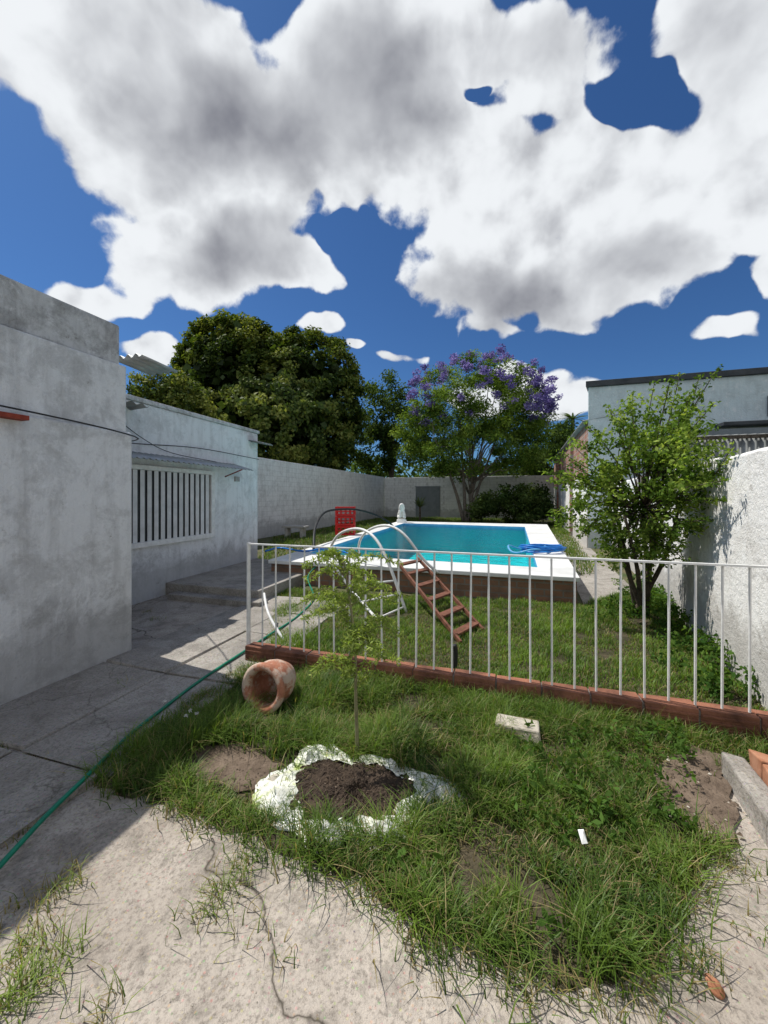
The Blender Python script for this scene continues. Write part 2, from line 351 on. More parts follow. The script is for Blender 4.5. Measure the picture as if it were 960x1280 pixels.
group('swimming_pool',k)
# ------------------------------------------------------------ paving, soil, lawn
A1=np.array([-2.87,2.93,0]); B1=np.array([-2.54,3.96,0])
patio=[(-6,-5),(9,-5),(9,1.2),G(960,1010),G(900,985),G(700,960),G(330,830),G(310,812),(-1.7,6.3),(-4.6,6.5)]
flat('concrete_patio',patio,.004,M['conc'])
sb=MB(); r=random.Random(3); joints=[]
t=-1.15
while t<3.2:
    L=r.uniform(.75,1.15); s=-.05
    for wd in (.78,.74):
        wd2=wd+r.uniform(-.04,.04); c=A1+E2*(t+L/2)+E1*(s+wd2/2); zt=.02+r.uniform(0,.02)
        sb.box((c[0],c[1],zt/2+.003),E1,E2,UP,wd2-.025,L-.03,zt,.009); s+=wd2
        for q in range(4): j=A1+E2*t+E1*(s-wd2*r.random()); joints.append(((j[0],j[1]),r.uniform(.1,.7)))
        for q in range(2): j=A1+E2*(t+L*r.random())+E1*s; joints.append(((j[0],j[1]),r.uniform(.1,.7)))
    t+=L
sb.make('slab_path',M['slab'],False,.006)
bed=[G(110,985),G(185,925),G(240,878),G(306,838),G(500,850),G(700,890),G(960,938),G(905,985),G(925,1060),G(870,1085),G(850,1150),G(800,1225),G(715,1242),G(600,1190),G(525,1165),G(470,1110),G(400,1085),G(330,1060),G(210,1005)]
flat('planting_bed_soil',jag(bed,.035,.07,2),.010,M['turf'])
soilp=[G(225,965),G(250,935),G(300,932),G(345,955),G(350,985),G(290,992),G(245,985)]
flat('bare_soil_patch',jag(soilp,.03,.05,5),.022,M['dirt'])
dirt=[G(815,975),G(860,935),G(905,948),G(915,1010),G(928,1060),G(880,1060),G(835,1015)]
flat('rubble_dirt_patch',jag(dirt,.03,.07,6),.022,M['dirt'])
ws=np.array([2.86,2.96,0]); DR=np.array([.45,1,0]); DR/=np.linalg.norm(DR); NR=np.array([DR[1],-DR[0],0])
lawn=[G(333,812),G(345,745),G(345,738),G(730,757),G(775,742),(4.5,6.4),(4.15,5.8),(2.95,3.0),G(960,922)]
flat('lawn_soil',jag(lawn,.03,.15,8),.012,M['turf'])
side=[G(730,757),G(700,690),G(690,668),G(720,668),G(790,735),(4.5,6.4)]
flat('side_path',side,.008,M['slab'])
bag=[G(350,1005),G(385,950),G(440,958),G(505,968),G(540,1000),G(500,1040),G(440,1045)]
g1=(.04,.09,.013); g2=(.17,.26,.042)
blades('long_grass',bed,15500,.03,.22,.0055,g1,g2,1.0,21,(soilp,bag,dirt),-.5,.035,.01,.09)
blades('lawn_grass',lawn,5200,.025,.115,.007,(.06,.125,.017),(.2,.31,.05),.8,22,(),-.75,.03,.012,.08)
def tufts(name,spots,seed,h,n=40,sp=.06,w=.005,c1=g1,c2=g2,lean=1.2,dry=.2):
    r=np.random.RandomState(seed); X=[];Y=[]
    for (x,y),m in spots: X+=list(x+r.randn(int(n*m))*sp); Y+=list(y+r.randn(int(n*m))*sp)
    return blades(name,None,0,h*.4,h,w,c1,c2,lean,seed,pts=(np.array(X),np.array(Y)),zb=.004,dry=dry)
spots=[(G(u,v),m) for u,v,m in ((60,1125,1.6),(90,1100,1),(30,1190,2),(70,1210,1.2),(20,1250,2.5),(10,1150,.8),(265,1130,1),(300,1090,1),(285,1110,1),(250,1150,.5),(300,1170,.35),(350,1195,.3),(120,1280,.8),(180,830,.3),(215,825,.3),(160,858,.4),(8,932,.8),(30,1040,.3),(940,1165,.4),(910,1080,1),(935,1100,.5),(185,765,.6),(195,775,.5),(170,740,1),(185,745,.8))]
tufts('weeds',spots,5,.12,46,.045,.0042,(.08,.13,.025),(.24,.33,.07),1.3,.25)
tufts('joint_weeds',joints,15,.07,26,.025,.004,(.05,.09,.015),(.14,.2,.04),1.1,.3)
edge=[(G(u,v),.8) for u,v in ((220,1015),(260,1030),(310,1055),(345,1070),(400,1090),(450,1105),(480,1130),(520,1170),(560,1180),(620,1200),(680,1235),(740,1250),(800,1240),(840,1180),(865,1120),(150,985),(130,975),(870,1220),(640,1235),(540,1200))]
tufts('edge_grass',edge,6,.17,70,.055)
kg=[(G(330+u*.1*6.4,838+u*.1*1.02),1) for u in range(0,985,22)]
tufts('kerb_grass',kg,8,.19,55,.05,.005,g1,g2,.8,.08)
far=[G(330,742),G(318,708),(-4.2,15),(0,29.5),(9,26.8),G(684,655.5),G(498,651.5),G(335,700)]
blades('rough_grass',far,260,.06,.22,.02,(.05,.1,.015),(.13,.2,.04),.7,33,(shrink(co_o,-.1),),-2,.05)
rightg=[G(684,655.5),G(725,722),G(745,715),G(712,668),G(700,650)]
blades('wallside_grass',rightg,500,.05,.2,.02,(.06,.12,.015),(.15,.22,.05),.7,34,(),-2,.05)
a=np.array([-3.75,6.4,0]); 
sp_=[tuple((a+E1*s+E2*t_)[:2]) for s,t_ in ((0,0),(2.0,0),(2.0,2.2),(0,2.6))]
group('concrete_platform',[prism('slab',sp_,.0,.2,M['slab'],.015),prism('lower_step',[tuple((a+E1*s+E2*t_)[:2]) for s,t_ in ((.5,-.22),(2.15,-.22),(2.15,-.005),(.5,-.005))],0,.09,M['slab'],.01)])
# ------------------------------------------------------------ house
def blkp(d): return [tuple(x[:2]) for x in (A1-E2*8+E1*d,B1+E1*d+E2*d,B1-E1*7+E2*d,A1-E2*8-E1*7)]
kids=[prism('front_block_lower_wall',blkp(.0),-.05,2.24,M['wall'],.02),prism('front_block_upper_wall',blkp(-.035),2.24,2.9,M['wall'],.015),prism('front_block_parapet',blkp(-.075),2.9,3.3,M['wallup'],.02)]
D2=np.array([.27,1,0]);D2/=np.linalg.norm(D2); N2=np.array([D2[1],-D2[0],0])
def W2(Y): return np.array([-3.67+.27*(Y-5.8),Y,0.])
b0,b1=W2(3.6),W2(8.85)
kids.append(prism('rear_block_wall',[tuple(x[:2]) for x in (b0,b1,b1-N2*7,b0-N2*7)],-.05,3.0,M['wall2'],.02))
kids.append(prism('rear_block_coping',[tuple(x[:2]) for x in (b0+N2*.03,b1+N2*.03+D2*.03,b1-N2*7+D2*.03,b0-N2*7)],3.0,3.07,M['wallup'],.015))
w0,w1=W2(4.9),W2(7.35); wl=np.linalg.norm(w1-w0); wc=(w0+w1)/2
fr=MB()
for z,hh in ((2.03,.07),(.87,.08)): fr.box(wc+N2*.03+UP*z,D2,N2,UP,wl+.1,.07,hh)
for p in (w0,w1): fr.box(p+N2*.03+UP*1.45,D2,N2,UP,.1,.066,1.09)
kids.append(fr.make('window_frame',M['white'],False,.006))
pn=MB(); pn.box(wc+N2*.004+UP*1.45,D2,N2,UP,wl-.09,.012,1.08); kids.append(pn.make('window_dark_opening',M['dark']))
sl=MB(); m=int(wl/.125)
c_,s_=math.cos(.35),math.sin(.35)
for i in range(1,m): 
    p=w0+(w1-w0)*i/m+N2*.03+UP*1.45; sl.box(p,D2*c_+N2*s_,N2*c_-D2*s_,UP,.062,.008,1.08)
kids.append(sl.make('window_slats',M['slat']))
kids.append(sheet('window_awning',W2(4.6)+UP*2.24,D2*3.6,N2*.42-UP*.12,UP,.014,34,M['roofmetal']))
br=MB(); q=W2(7.75)+UP*1.98; br.tube([q,q+N2*.4+UP*.14],.012,6)
kids.append(br.make('awning_bracket',M['rust'],True))
kids.append(sheet('roof_sheet_upper',B1-E1*.3+UP*3.02+E2*.0,E1*.42,E2*.45-UP*.03,UP,.02,4,M['roofmetal']))
kids.append(sheet('roof_sheet_lower',W2(4.3)+UP*2.86-N2*.1,D2*1.5,N2*.4+UP*.03,UP,.02,9,M['fibro']))
kids.append(sheet('roof_sheet_end',W2(8.5)+UP*2.8,D2*.5,N2*.3-UP*.05,UP,.015,4,M['fibro']))
hk=MB(); hk.box(A1-E2*.12+E1*.05+UP*2.2,E2,E1,UP,.5,.1,.035); kids.append(hk.make('rusty_bracket',M['rust']))
vp=MB(); vp.box(W2(8.1)+N2*.015+UP*1.95,D2,N2,UP,.14,.03,.1); kids.append(vp.make('meter_box',M['tan']))
group('white_house',kids)
cb=[pipe('cable_run',[A1-E2*2+E1*.03+UP*2.3,A1+E1*.03+UP*2.27,B1+E1*.03+UP*2.2,W2(5.6)+N2*.15+UP*2.35,W2(7)+N2*.06+UP*2.45,W2(8.8)+N2*.06+UP*2.42],.007,M['black']),
 pipe('cable_loop',[W2(5.2)+N2*.2+UP*2.72,W2(5.8)+N2*.12+UP*2.45,W2(6.4)+N2*.06+UP*2.3,W2(7.2)+N2*.25+UP*2.22],.006,M['black'])]
group('electric_cable',cb)
# ------------------------------------------------------------ garden walls
gl0=np.array([-4.9,14.,0]); g30=np.array([0,30.,0]); dg=(g30-gl0)/np.linalg.norm(g30-gl0); ng=np.array([dg[1],-dg[0],0])
prism('painted_block_wall',[tuple(x[:2]) for x in (gl0-dg*5,g30,g30-ng*.2+dg*.2,gl0-dg*5-ng*.2)],-.05,3.05,M['wallb'],.02)
fw1=g30+E1*14
kf=[prism('wall',[tuple(x[:2]) for x in (g30+E1*.01,fw1,fw1+E2*.2,g30+E2*.2+E1*.01)],-.05,3.0,M['wallb'],.02)]
d0=g30+E1*3.4; dm=MB(); dm.box(d0+UP*1.15-E2*.03,E1,E2,UP,1.8,.06,2.3); 
for i in (-1,0,1): dm.box(d0+E1*.88*i+UP*1.15-E2*.07,E1,E2,UP,.05,.03,2.3)
dm.box(d0+UP*2.3-E2*.07,E1,E2,UP,1.9,.04,.06)
kf.append(dm.make('metal_door',M['door'],False,.005)); group('rear_garden_wall',kf)
V=[];F=[]; n=150; r=random.Random(4); s0=ws-DR*8; L=17.6; e_=0
for i in range(n+1):
    p=s0+DR*L*i/n; e_=e_*.7+r.uniform(-.008,.008); zt=1.97+e_
    for d,z in ((0,-.05),(0,zt-.025),(.02,zt),(.19,zt),(.21,zt-.025),(.21,-.05)): V.append(p+NR*d+UP*z)
for i in range(n):
    for j in range(5): F.append([i*6+j,(i+1)*6+j,(i+1)*6+j+1,i*6+j+1][::-1])
F.append([0,1,2,3,4,5][::-1]); F.append([n*6+j for j in range(6)])
mesh('white_boundary_wall',V,F,M['wallr'])
# ------------------------------------------------------------ neighbour building
c0=np.array([6.25,12.,0]); 
def q2(*ps): return [tuple(x[:2]) for x in ps]
SB=np.array([.62,1,0])*8; D3=np.array([.36,1,0]); D3/=np.linalg.norm(D3); N3=np.array([D3[1],-D3[0],0])
kb=[prism('tall_block',q2(c0,c0+E1*12,c0+E1*12+SB,c0+SB),-.05,4.93,M['teal'],.02),
    prism('roof_edge',q2(c0-E1*.08-E2*.08,c0+E1*12-E2*.08,c0+E1*12+SB,c0+SB-E1*.08),4.93,5.1,M['darkmetal'],.01)]
wn=MB(); wn.box(c0+E1*5.0-E2*.02+UP*4.05,E1,E2,UP,1.2,.06,.55); kb.append(wn.make('dark_window',M['dark']))
ld=MB(); ld.box(c0+E1*5.5-E2*.25+UP*3.55,E1,E2,UP,4.6,.5,.1); kb.append(ld.make('ledge',M['darkmetal'],False,.01))
pc=MB(); pc.box(c0+E1*5.2-E2*.5+UP*3.15,E1,E2,UP,5.4,.06,.5); kb.append(pc.make('window_band',M['door']))
kb.append(prism('brick_wing',q2(c0+E2*.01,c0+N3*1.2+D3*.6,c0+N3*1.2+D3*15,c0+D3*15),2.2,3.85,M['brick'],.0))
kb.append(prism('white_lower_wall',q2(c0+E2*.01-N3*.03,c0+N3*1.2+D3*.6,c0+N3*1.2+D3*15,c0+D3*15-N3*.03),-.05,2.2,M['wallr'],.0))
kb.append(sheet('wing_roof',c0-N3*.15+UP*3.9,D3*15,N3*1.4+UP*.2,UP,.03,50,M['fibro']))
pl_=MB()
for yy_ in (4.,11.): pl_.box(c0+D3*yy_-N3*.06+UP*1.9,D3,N3,UP,.3,.12,3.8)
kb.append(pl_.make('pillars',M['brick']))
group('neighbour_building',kb)
s_=np.array([5.95,8.4,0]); k=[]
k.append(sheet('corrugated_panel',s_+UP*0,E1*6,UP*2.86,E2,.03,40,M['fibro']))
t_=MB(); t_.box(s_+E1*3+UP*2.8-E2*.06,E1,E2,UP,6,.05,.07); k.append(t_.make('timber_rail',M['bark'])); group('corrugated_fence',k)
# ------------------------------------------------------------ fence with brick kerb
f0=np.array([*G(311,826),0]); f1=np.array([*G(960,925),0]); fd=(f1-f0)/np.linalg.norm(f1-f0); fn=np.array([-fd[1],fd[0],0])
FL=np.linalg.norm(f1-f0)+.42
b=MB(); m=MB(); x=0; r=random.Random(9)
while x<FL:
    w=.33; b.box(f0+fd*(x+w/2)+UP*(.083+r.uniform(-.004,.004))+fn*r.uniform(-.006,.006),fd,fn,UP,w-.012,.13,.165,.003)
    for zz in (.045,.085,.125): b.box(f0+fd*(x+w/2)+UP*zz-fn*.066,fd,fn,UP,w-.02,.008,.018)
    x+=w
m.box(f0+fd*(FL/2)+UP*.075,fd,fn,UP,FL,.11,.155)
kf=[b.make('brick_kerb',M['brickred'],False,.004),m.make('mortar',M['mortar'])]
br=MB(); nb=int(FL/.151)
for i in range(nb+1):
    x=i*.151; p=f0+fd*x+np.r_[R.randn(2)*.003,0]; tl=np.r_[R.randn(2)*.005,0]; rr=.008 if i else .017
    br.tube([p+UP*.15,p+tl+UP*1.125],rr,8)
br.box(f0+fd*(FL/2)+UP*1.135,fd,fn,UP,FL+.03,.034,.013)
br.tube([f0+UP*.0,f0+UP*1.15],.018,8)
kf.append(br.make('steel_bars',M['white']))
group('white_metal_fence',kf)
# ------------------------------------------------------------ ladders
def wood_ladder():
    b=MB(); A=np.array([*G(576,806),.02]); Bf=np.array([*G(604,790),.02])
    ta=np.array([.20,5.95,.60]); tb=ta+(Bf-A)
    for p,q in ((A,ta),(Bf,tb)):
        d=q-p; Ld=np.linalg.norm(d); d/=Ld; sd=np.cross(d,UP); sd/=np.linalg.norm(sd); b.box((p+q)/2,d,sd,np.cross(d,sd),Ld,.028,.05)
    for t in (.08,.26,.44,.62,.80,.95):
        p=A+(ta-A)*t; q=Bf+(tb-Bf)*t; c=(p+q)/2; d=q-p; L=np.linalg.norm(d); d/=L; h=np.cross(d,UP); h/=np.linalg.norm(h); b.box(c,d,h,UP,L-.03,.11,.026)
    return b.make('wooden_ladder',M['wood'],False,.003)
wood_ladder()
def P3(l): return [P(*q) for q in l]
ra=P3([(408,712,6.55),(412,688,6.5),(424,668,6.3),(447,661,6.0),(468,672,5.7),(486,705,5.5),(508,766,5.35)])
rb=P3([(448,698,6.9),(450,676,6.8),(462,662,6.6),(484,657,6.3),(505,668,6.1),(530,700,6.0),(548,716,6.0)])
rc=P3([(418,708,5.9),(440,738,5.75),(480,784,4.95)])
kl=[pipe('rail_1',ra,.022,M['white']),pipe('rail_2',rb,.022,M['white']),pipe('rail_3',rc,.02,M['white'])]
rg=MB()
for t in (.35,.62,.88):
    rg.tube([np.array(rc[0])*(1-t)+np.array(rc[2])*t+UP*.0,np.array(ra[5])*(1-t)+np.array(ra[6])*t],.014,8)
kl.append(rg.make('rungs',M['white'],True)); group('pool_ladder',kl)
pipe('loose_steel_rail',P3([(356,803,4.25),(336,768,4.55),(330,742,4.9)]),.016,M['white'])
# crates
cr=MB(); cx,cy,cz=P(432,668,12.0); cz=zc
for kx in range(3):
    z0=cz+kx*.29
    for sx,sy in ((-1,-1),(1,-1),(1,1),(-1,1)): cr.box((cx+sx*.27,cy+sy*.18,z0+.14),(1,0,0),(0,1,0),UP,.05,.05,.27)
    for zz,hh in ((.02,.04),(.245,.045),(.13,.02)):
        for sy in (-1,1): cr.box((cx,cy+sy*.185,z0+zz),(1,0,0),(0,1,0),UP,.56,.03,hh)
        for sx in (-1,1): cr.box((cx+sx*.275,cy,z0+zz),(1,0,0),(0,1,0),UP,.03,.38,hh)
    for xx in (-.14,0,.14):
        for sy in (-1,1): cr.box((cx+xx,cy+sy*.18,z0+.13),(1,0,0),(0,1,0),UP,.03,.02,.24)
    cr.box((cx,cy,z0+.012),(1,0,0),(0,1,0),UP,.54,.36,.02)
cr.make('red_crate_stack',M['red'],False,.004)
pipe('black_hose',P3([(392,688,8.6),(394,660,9.5),(404,642,10.5),(420,637,11.3),(445,637,11.8),(468,643,12.2),(485,652,12.2),(495,662,12.5)]),.03,M['black'])
pipe('green_garden_hose',[(*G(u,v),.05) for u,v in ((-60,1165),(0,1097),(60,1030),(110,980),(160,930),(200,897),(250,858),(300,824),(340,797),(372,775))]+[(*G(392,752),.06),(*G(385,735),.2),(-1.1,7.0,.45)],.012,M['greenhose'])
pipe('blue_hose',[(*G(332,690,zc),zc+.02),(*G(350,686,zc),zc+.02),(*G(380,690,zc),zc+.02),(*G(410,686.6,zc),zc+.02),(*G(440,694,zc),zc+.02)],.02,M['blue'])
cc=np.array([*G(678,690,zc),zc]); kk=[]
b=MB(); pts=[]
for i in range(110):
    a=i*.34; rr=.36+.05*math.sin(i*.13)+.02*math.sin(i*.7); pts.append(cc+np.array([rr*1.15*math.cos(a)+.03*math.sin(i*.2),rr*.85*math.sin(a),.03+.11*i/110+.02*math.sin(i*.5)]))
b.tube(pts,.018,7); kk.append(b.make('hose_loops',M['blue'],True))
pts2=[cc+np.array([-.25+.42*math.cos(a),.1+.4*math.sin(a),.05+.05*math.sin(3*a)]) for a in np.linspace(0,7,50)]
b=MB(); b.tube(pts2,.02,7); kk.append(b.make('outer_loop',M['cyan'],True)); group('coiled_pool_hose',kk)
def skin(name,J,E,rad,mat,root=0):
    me=bpy.data.meshes.new(name); me.from_pydata(J,E,[]); o=link(bpy.data.objects.new(name,me)); me.materials.append(mat)
    s=o.modifiers.new('s','SKIN'); 
    for i,v in enumerate(me.skin_vertices[0].data): v.radius=(rad[i],rad[i]); v.use_root=(i==root)
    u=o.modifiers.new('u','SUBSURF'); u.levels=1; u.render_levels=2; return o
sx,sy=G(502,653,zc)
pl=MB(); pl.box((sx,sy,zc+.06),(1,0,0),(0,1,0),UP,.42,.42,.12); pl.box((sx,sy,zc+.14),(1,0,0),(0,1,0),UP,.34,.34,.05)
J=[(0,.1,.12),(0,.04,.28),(0,-.06,.42),(0,-.12,.52),(0,-.22,.52),(.07,-.12,.25),(.07,-.16,.03),(-.07,-.12,.25),(-.07,-.16,.03),(.11,.06,.08),(.12,-.08,.04),(-.11,.06,.08),(-.12,-.08,.04)]
J=[(sx+a*1.2,sy+b_*1.2,zc+.17+c*1.2) for a,b_,c in J]
lion=skin('body',J,[(0,1),(1,2),(2,3),(3,4),(2,5),(5,6),(2,7),(7,8),(0,9),(9,10),(0,11),(11,12)],[.13,.13,.12,.12,.06,.05,.04,.05,.04,.08,.045,.08,.045],M['coping'])
group('lion_statue',[pl.make('plinth',M['coping'],False,.01),lion])
bx,by=G(369,672); b=MB(); b.box((bx,by,.42),E1,E2,UP,1.0,.35,.08); 
for s in (-.33,.33): b.box(np.array([bx,by,.19])+E1*s,E1,E2,UP,.12,.28,.38)
b.make('garden_bench',M['tan'],False,.015)
# ------------------------------------------------------------ flower pot on its side
def pot():
    pr=[(.0,.0),(.095,.0),(.11,.01),(.15,.09),(.165,.15),(.15,.21),(.138,.225),(.138,.24),(.165,.25),(.18,.265),(.182,.285),(.175,.30),(.15,.305),(.13,.295),(.122,.28),(.118,.25),(.14,.19),(.14,.12),(.1,.03),(.0,.025)]
    ax=np.array([-.34,-.93,.08]); ax/=np.linalg.norm(ax); u=np.cross(ax,UP); u/=np.linalg.norm(u); v=np.cross(u,ax)
    c=np.array([-.895,2.86,.19])-ax*.30; V=[];F=[]; n=44
    for rr,hh in pr:
        for j in range(n):
            a=2*math.pi*j/n; V.append(c+ax*hh+(u*math.cos(a)+v*math.sin(a))*rr)
    for i in range(len(pr)-1):
        for j in range(n): F.append([i*n+j,i*n+(j+1)%n,(i+1)*n+(j+1)%n,(i+1)*n+j])
    m,nt,b=newmat('weathered_pot'); co=objco(nt); f=noise(nt,co,7,5,.7)
    nt.links.new(mix(nt,ramp(nt,f,[(.46,0),(.56,.85)]),ramp(nt,noise(nt,co,15),[(.3,(.28,.10,.055)),(.7,(.46,.2,.12))]),(.55,.45,.36)),b.inputs['Base Color']); b.inputs['Roughness'].default_value=.9; bump(nt,b,noise(nt,co,50),.4,.004)
    mesh('terracotta_pot',V,F,m,True)
pot()
# ------------------------------------------------------------ soil sack: square-ish crumpled plastic sheet round the soil
def sack():
    cx,cy=G(443,1000); r=np.random.RandomState(5)
    bd=np.array(bag); ang=np.arctan2(bd[:,1]-cy,bd[:,0]-cx); rad=np.hypot(bd[:,0]-cx,bd[:,1]-cy); o=np.argsort(ang)
    def RR(a): return np.interp(a,ang[o],rad[o],period=2*math.pi)
    n=96; prof=[(1.20,.003),(1.11,.02),(1.02,.03),(.94,.042),(.86,.036),(.79,.028),(.73,.024)]
    V=[];F=[]
    def corner(a): return sum(max(0,math.cos(a-c0_))**14*s for c0_,s in ((.05,.28),(1.95,.30),(3.2,.34),(-1.9,.16),(-.95,.22)))
    for i,(f,z) in enumerate(prof):
        w=1-i/(len(prof)-1)
        for j in range(n):
            a=-math.pi+2*math.pi*j/n; wd=.6+.5*max(0,math.cos(a+.9))
            cn_=corner(a); a+=r.randn()*.012; f2=.93+(f-.93)*wd
            ff=f2+(cn_+.05*math.sin(9*a+1))*w+.04*math.sin(5*a+1)*(1-w)+r.randn()*.016
            zz=z*(1+.5*math.sin(6*a+i*.4)+.3*math.sin(13*a+i))*(.6+.4*wd)+.014+abs(r.randn())*.006
            V.append((cx+RR(a)*ff*math.cos(a),cy+RR(a)*ff*math.sin(a),max(.013,zz)))
    for i in range(len(prof)-1):
        for j in range(n):
            q=[i*n+j,i*n+(j+1)%n,(i+1)*n+(j+1)%n,(i+1)*n+j]
            if (i+j)%2: F+= [[q[0],q[1],q[2]],[q[0],q[2],q[3]]]
            else: F+= [[q[0],q[1],q[3]],[q[1],q[2],q[3]]]
    pl=mesh('plastic_sack',V,F,M['plastic'],False)
    V=[];F=[]; m=24; n=90
    for i in range(m+1):
        for j in range(n):
            a=-math.pi+2*math.pi*j/n; R0=RR(a)*.92*i/m
            V.append((cx+R0*math.cos(a),cy+R0*math.sin(a),.035*(1-(i/m)**2)+.026+r.randn()*.0045+.01*math.sin(R0*40*math.cos(a)+2)))
    for i in range(m):
        for j in range(n): F.append([i*n+j,i*n+(j+1)%n,(i+1)*n+(j+1)%n,(i+1)*n+j])
    so=mesh('soil',V,F,M['soil'],False)
    group('soil_sack',[pl,so])
sack()
def rock(name,c,s,mat,seed,rough=.12):
    import bmesh
    bm=bmesh.new(); bmesh.ops.create_icosphere(bm,subdivisions=3,radius=.62)
    r=random.Random(seed); ph=[r.uniform(0,6) for _ in range(6)]
    for v in bm.verts:
        q=v.co.copy(); d=1+.16*math.sin(q.x*5+ph[0])+.14*math.sin(q.y*6+ph[1])+.12*math.sin(q.z*7+ph[2])+r.uniform(-.03,.03)
        v.co=Vector((q.x*d*s[0],q.y*d*s[1],q.z*d*s[2]))*1.4+Vector(c)
    me=bpy.data.meshes.new(name); bm.to_mesh(me); bm.free(); me.materials.append(mat); return link(bpy.data.objects.new(name,me))
x,y=G(648,922); b=MB(); b.box((x,y,.06),np.array([.93,-.36,.0]),np.array([.36,.93,0]),UP,.27,.12,.09,.008); b.make('broken_concrete_block',M['stone'],False,.01)
x,y=G(893,1238); rock('small_rock',(x,y,.015),(.025,.03,.024),M['terra'],3)
x,y=G(343,982); rock('pale_stone',(x,y,.03),(.05,.04,.022),M['stone'],4)
def chips(name,regs,mat,seed):
    r=random.Random(seed); V=[];F=[]
    for (u0,u1,v0,v1,n,s0,s1,z) in regs:
        for i in range(n):
            x,y=G(r.uniform(u0,u1),r.uniform(v0,v1)); s=r.uniform(s0,s1)*r.uniform(.5,1); k=len(V)
            for q in ((1,0,0),(-.2,.9,0),(-1,-.1,0),(.1,-1,0),(0,0,.8),(0,0,-.4)):
                V.append((x+s*q[0]*r.uniform(.6,1.2),y+s*q[1]*r.uniform(.6,1.2),z+s*q[2]*r.uniform(.5,1)))
            for f in ((0,1,4),(1,2,4),(2,3,4),(3,0,4),(1,0,5),(2,1,5),(3,2,5),(0,3,5)): F.append([k+j for j in f])
    return mesh(name,V,F,mat)
chips('rubble',[(828,925,945,1060,130,.006,.022,.024),(228,345,935,990,160,.003,.012,.024),(375,500,968,1025,160,.003,.009,.06)],M['dirt'],8)
chips('pale_gravel',[(0,960,1060,1280,260,.0012,.0038,.006),(830,930,950,1060,26,.006,.016,.026)],M['stone'],18)
kr=MB(); a=np.array([*G(903,968),0]); c=np.array([*G(985,1095),0]); d=c-a; L=np.linalg.norm(d); d/=L; nrm=np.array([-d[1],d[0],0])
kr.box((a+c)/2+nrm*.055+UP*.06,d,nrm,UP,L,.11,.13,.008)
kb2=MB(); nb_=5
for i in range(nb_): kb2.box(a+d*L*(i+.5)/nb_+nrm*.2+UP*.085,d,nrm,UP,L/nb_-.012,.16,.19,.006)
group('broken_kerb',[kr.make('concrete_strip',M['slab'],False,.012),kb2.make('brick_strip',M['terra'],False,.008)])
x,y=G(728,1085); mesh('paper_litter',[(x-.012,y-.02,.12),(x+.012,y-.022,.125),(x+.016,y+.02,.15),(x-.008,y+.025,.145),(x+.003,y,.152)],[(0,1,4),(1,2,4),(2,3,4),(3,0,4)],M['white'])
x,y=G(568,842); pipe('black_peg',[(x,y,0),(x+.01,y,.18),(x,y,.26)],[.022]*13,M['black'])
# ------------------------------------------------------------ trees
Yt=28
els=[EL(298,482,72,84,Yt,.9),EL(385,498,68,80,Yt,.9),EL(345,540,108,62,Yt,.9),EL(258,510,36,52,Yt,.9)]
cl=clumps(els,480,3,.9,1.02)
dk=[(.035,.062,.012),(.08,.12,.02),(.15,.19,.036),(.26,.28,.065)]
ctr_=(P(345,520,Yt))
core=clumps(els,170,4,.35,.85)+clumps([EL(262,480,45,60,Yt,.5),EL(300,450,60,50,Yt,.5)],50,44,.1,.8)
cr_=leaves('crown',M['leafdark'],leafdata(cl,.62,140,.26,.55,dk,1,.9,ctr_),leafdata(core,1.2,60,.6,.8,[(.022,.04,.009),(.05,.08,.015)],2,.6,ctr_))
tb=(ctr_[0],Yt,0); tk=limbs('trunk',tb,core[:14],.4,M['bark'],2,top=(ctr_[0],Yt,4))
group('evergreen_tree',[tk,cr_])
els=[EL(200,490,34,32,22),EL(225,500,30,30,22)]; cl=clumps(els,70,5,.4,1.0)
cr_=leaves('crown',M['leafdark'],leafdata(cl,.55,110,.2,.55,dk,7,.8)); c=P(205,500,22)
group('evergreen_tree.001',[limbs('trunk',(c[0],22,0),cl[:8],.25,M['bark'],3,top=(c[0],22,4)),cr_])
els=[EL(480,520,34,55,33),EL(505,545,38,50,33),EL(465,560,30,40,33)]; cl=clumps(els,130,6,.5,1.03)
md=[(.03,.055,.016),(.065,.105,.03),(.12,.17,.055)]
cr_=leaves('crown',M['leaf'],leafdata(cl,.8,90,.3,.45,md,8,.8)); c=P(490,560,33)
group('broadleaf_tree',[limbs('trunk',(c[0],33,0),cl[:12],.25,M['bark'],4,top=(c[0],33,4)),cr_])
# jacaranda
Yj=24; els=[EL(595,508,84,60,Yj,.9),EL(545,545,54,52,Yj,.9),EL(640,540,46,52,Yj,.9),EL(590,562,95,34,Yj,.8)]
cl=clumps(els,300,9,.5,1.04); jg=[(.055,.10,.018),(.12,.19,.035),(.22,.3,.065)]
pu=[c for c in clumps([EL(598,500,88,54,Yj,.9),EL(645,520,44,48,Yj,.9)],260,12,.9,1.08) if c[2]>5.9 and c[1]<Yj+2.5]
jc=P(590,560,Yj)
pv=[(.14,.11,.30),(.22,.18,.43),(.33,.28,.56)]
gk=leaves('foliage',M['leaf'],leafdata(cl,.6,170,.21,.3,jg,10,.6,jc))
fk=leaves('blossom',M['flower'],leafdata(pu[:140],.3,70,.13,.7,pv,11,.5))
tk=limbs('trunk',(P(583,650,Yj)[0],Yj,0),cl[:26],.17,M['barkl'],5,top=(P(592,605,Yj)[0],Yj,2.4),wig=.3)
tb=MB()
for tx,tz,ox in ((545,550,-.3),(622,545,.35),(575,525,-.1),(604,560,.15)):
    s=np.array([P(583,650,Yj)[0]+ox*.5,Yj,0]); e=np.array(P(tx,tz,Yj)); pts=crom([s,s+(e-s)*.35+np.array([0,0,.4]),e],5); tb.tube(pts,list(np.linspace(.13,.04,len(pts))),8)
group('jacaranda_tree',[gk,fk,tk,tb.make('stems',M['barkl'],True)])
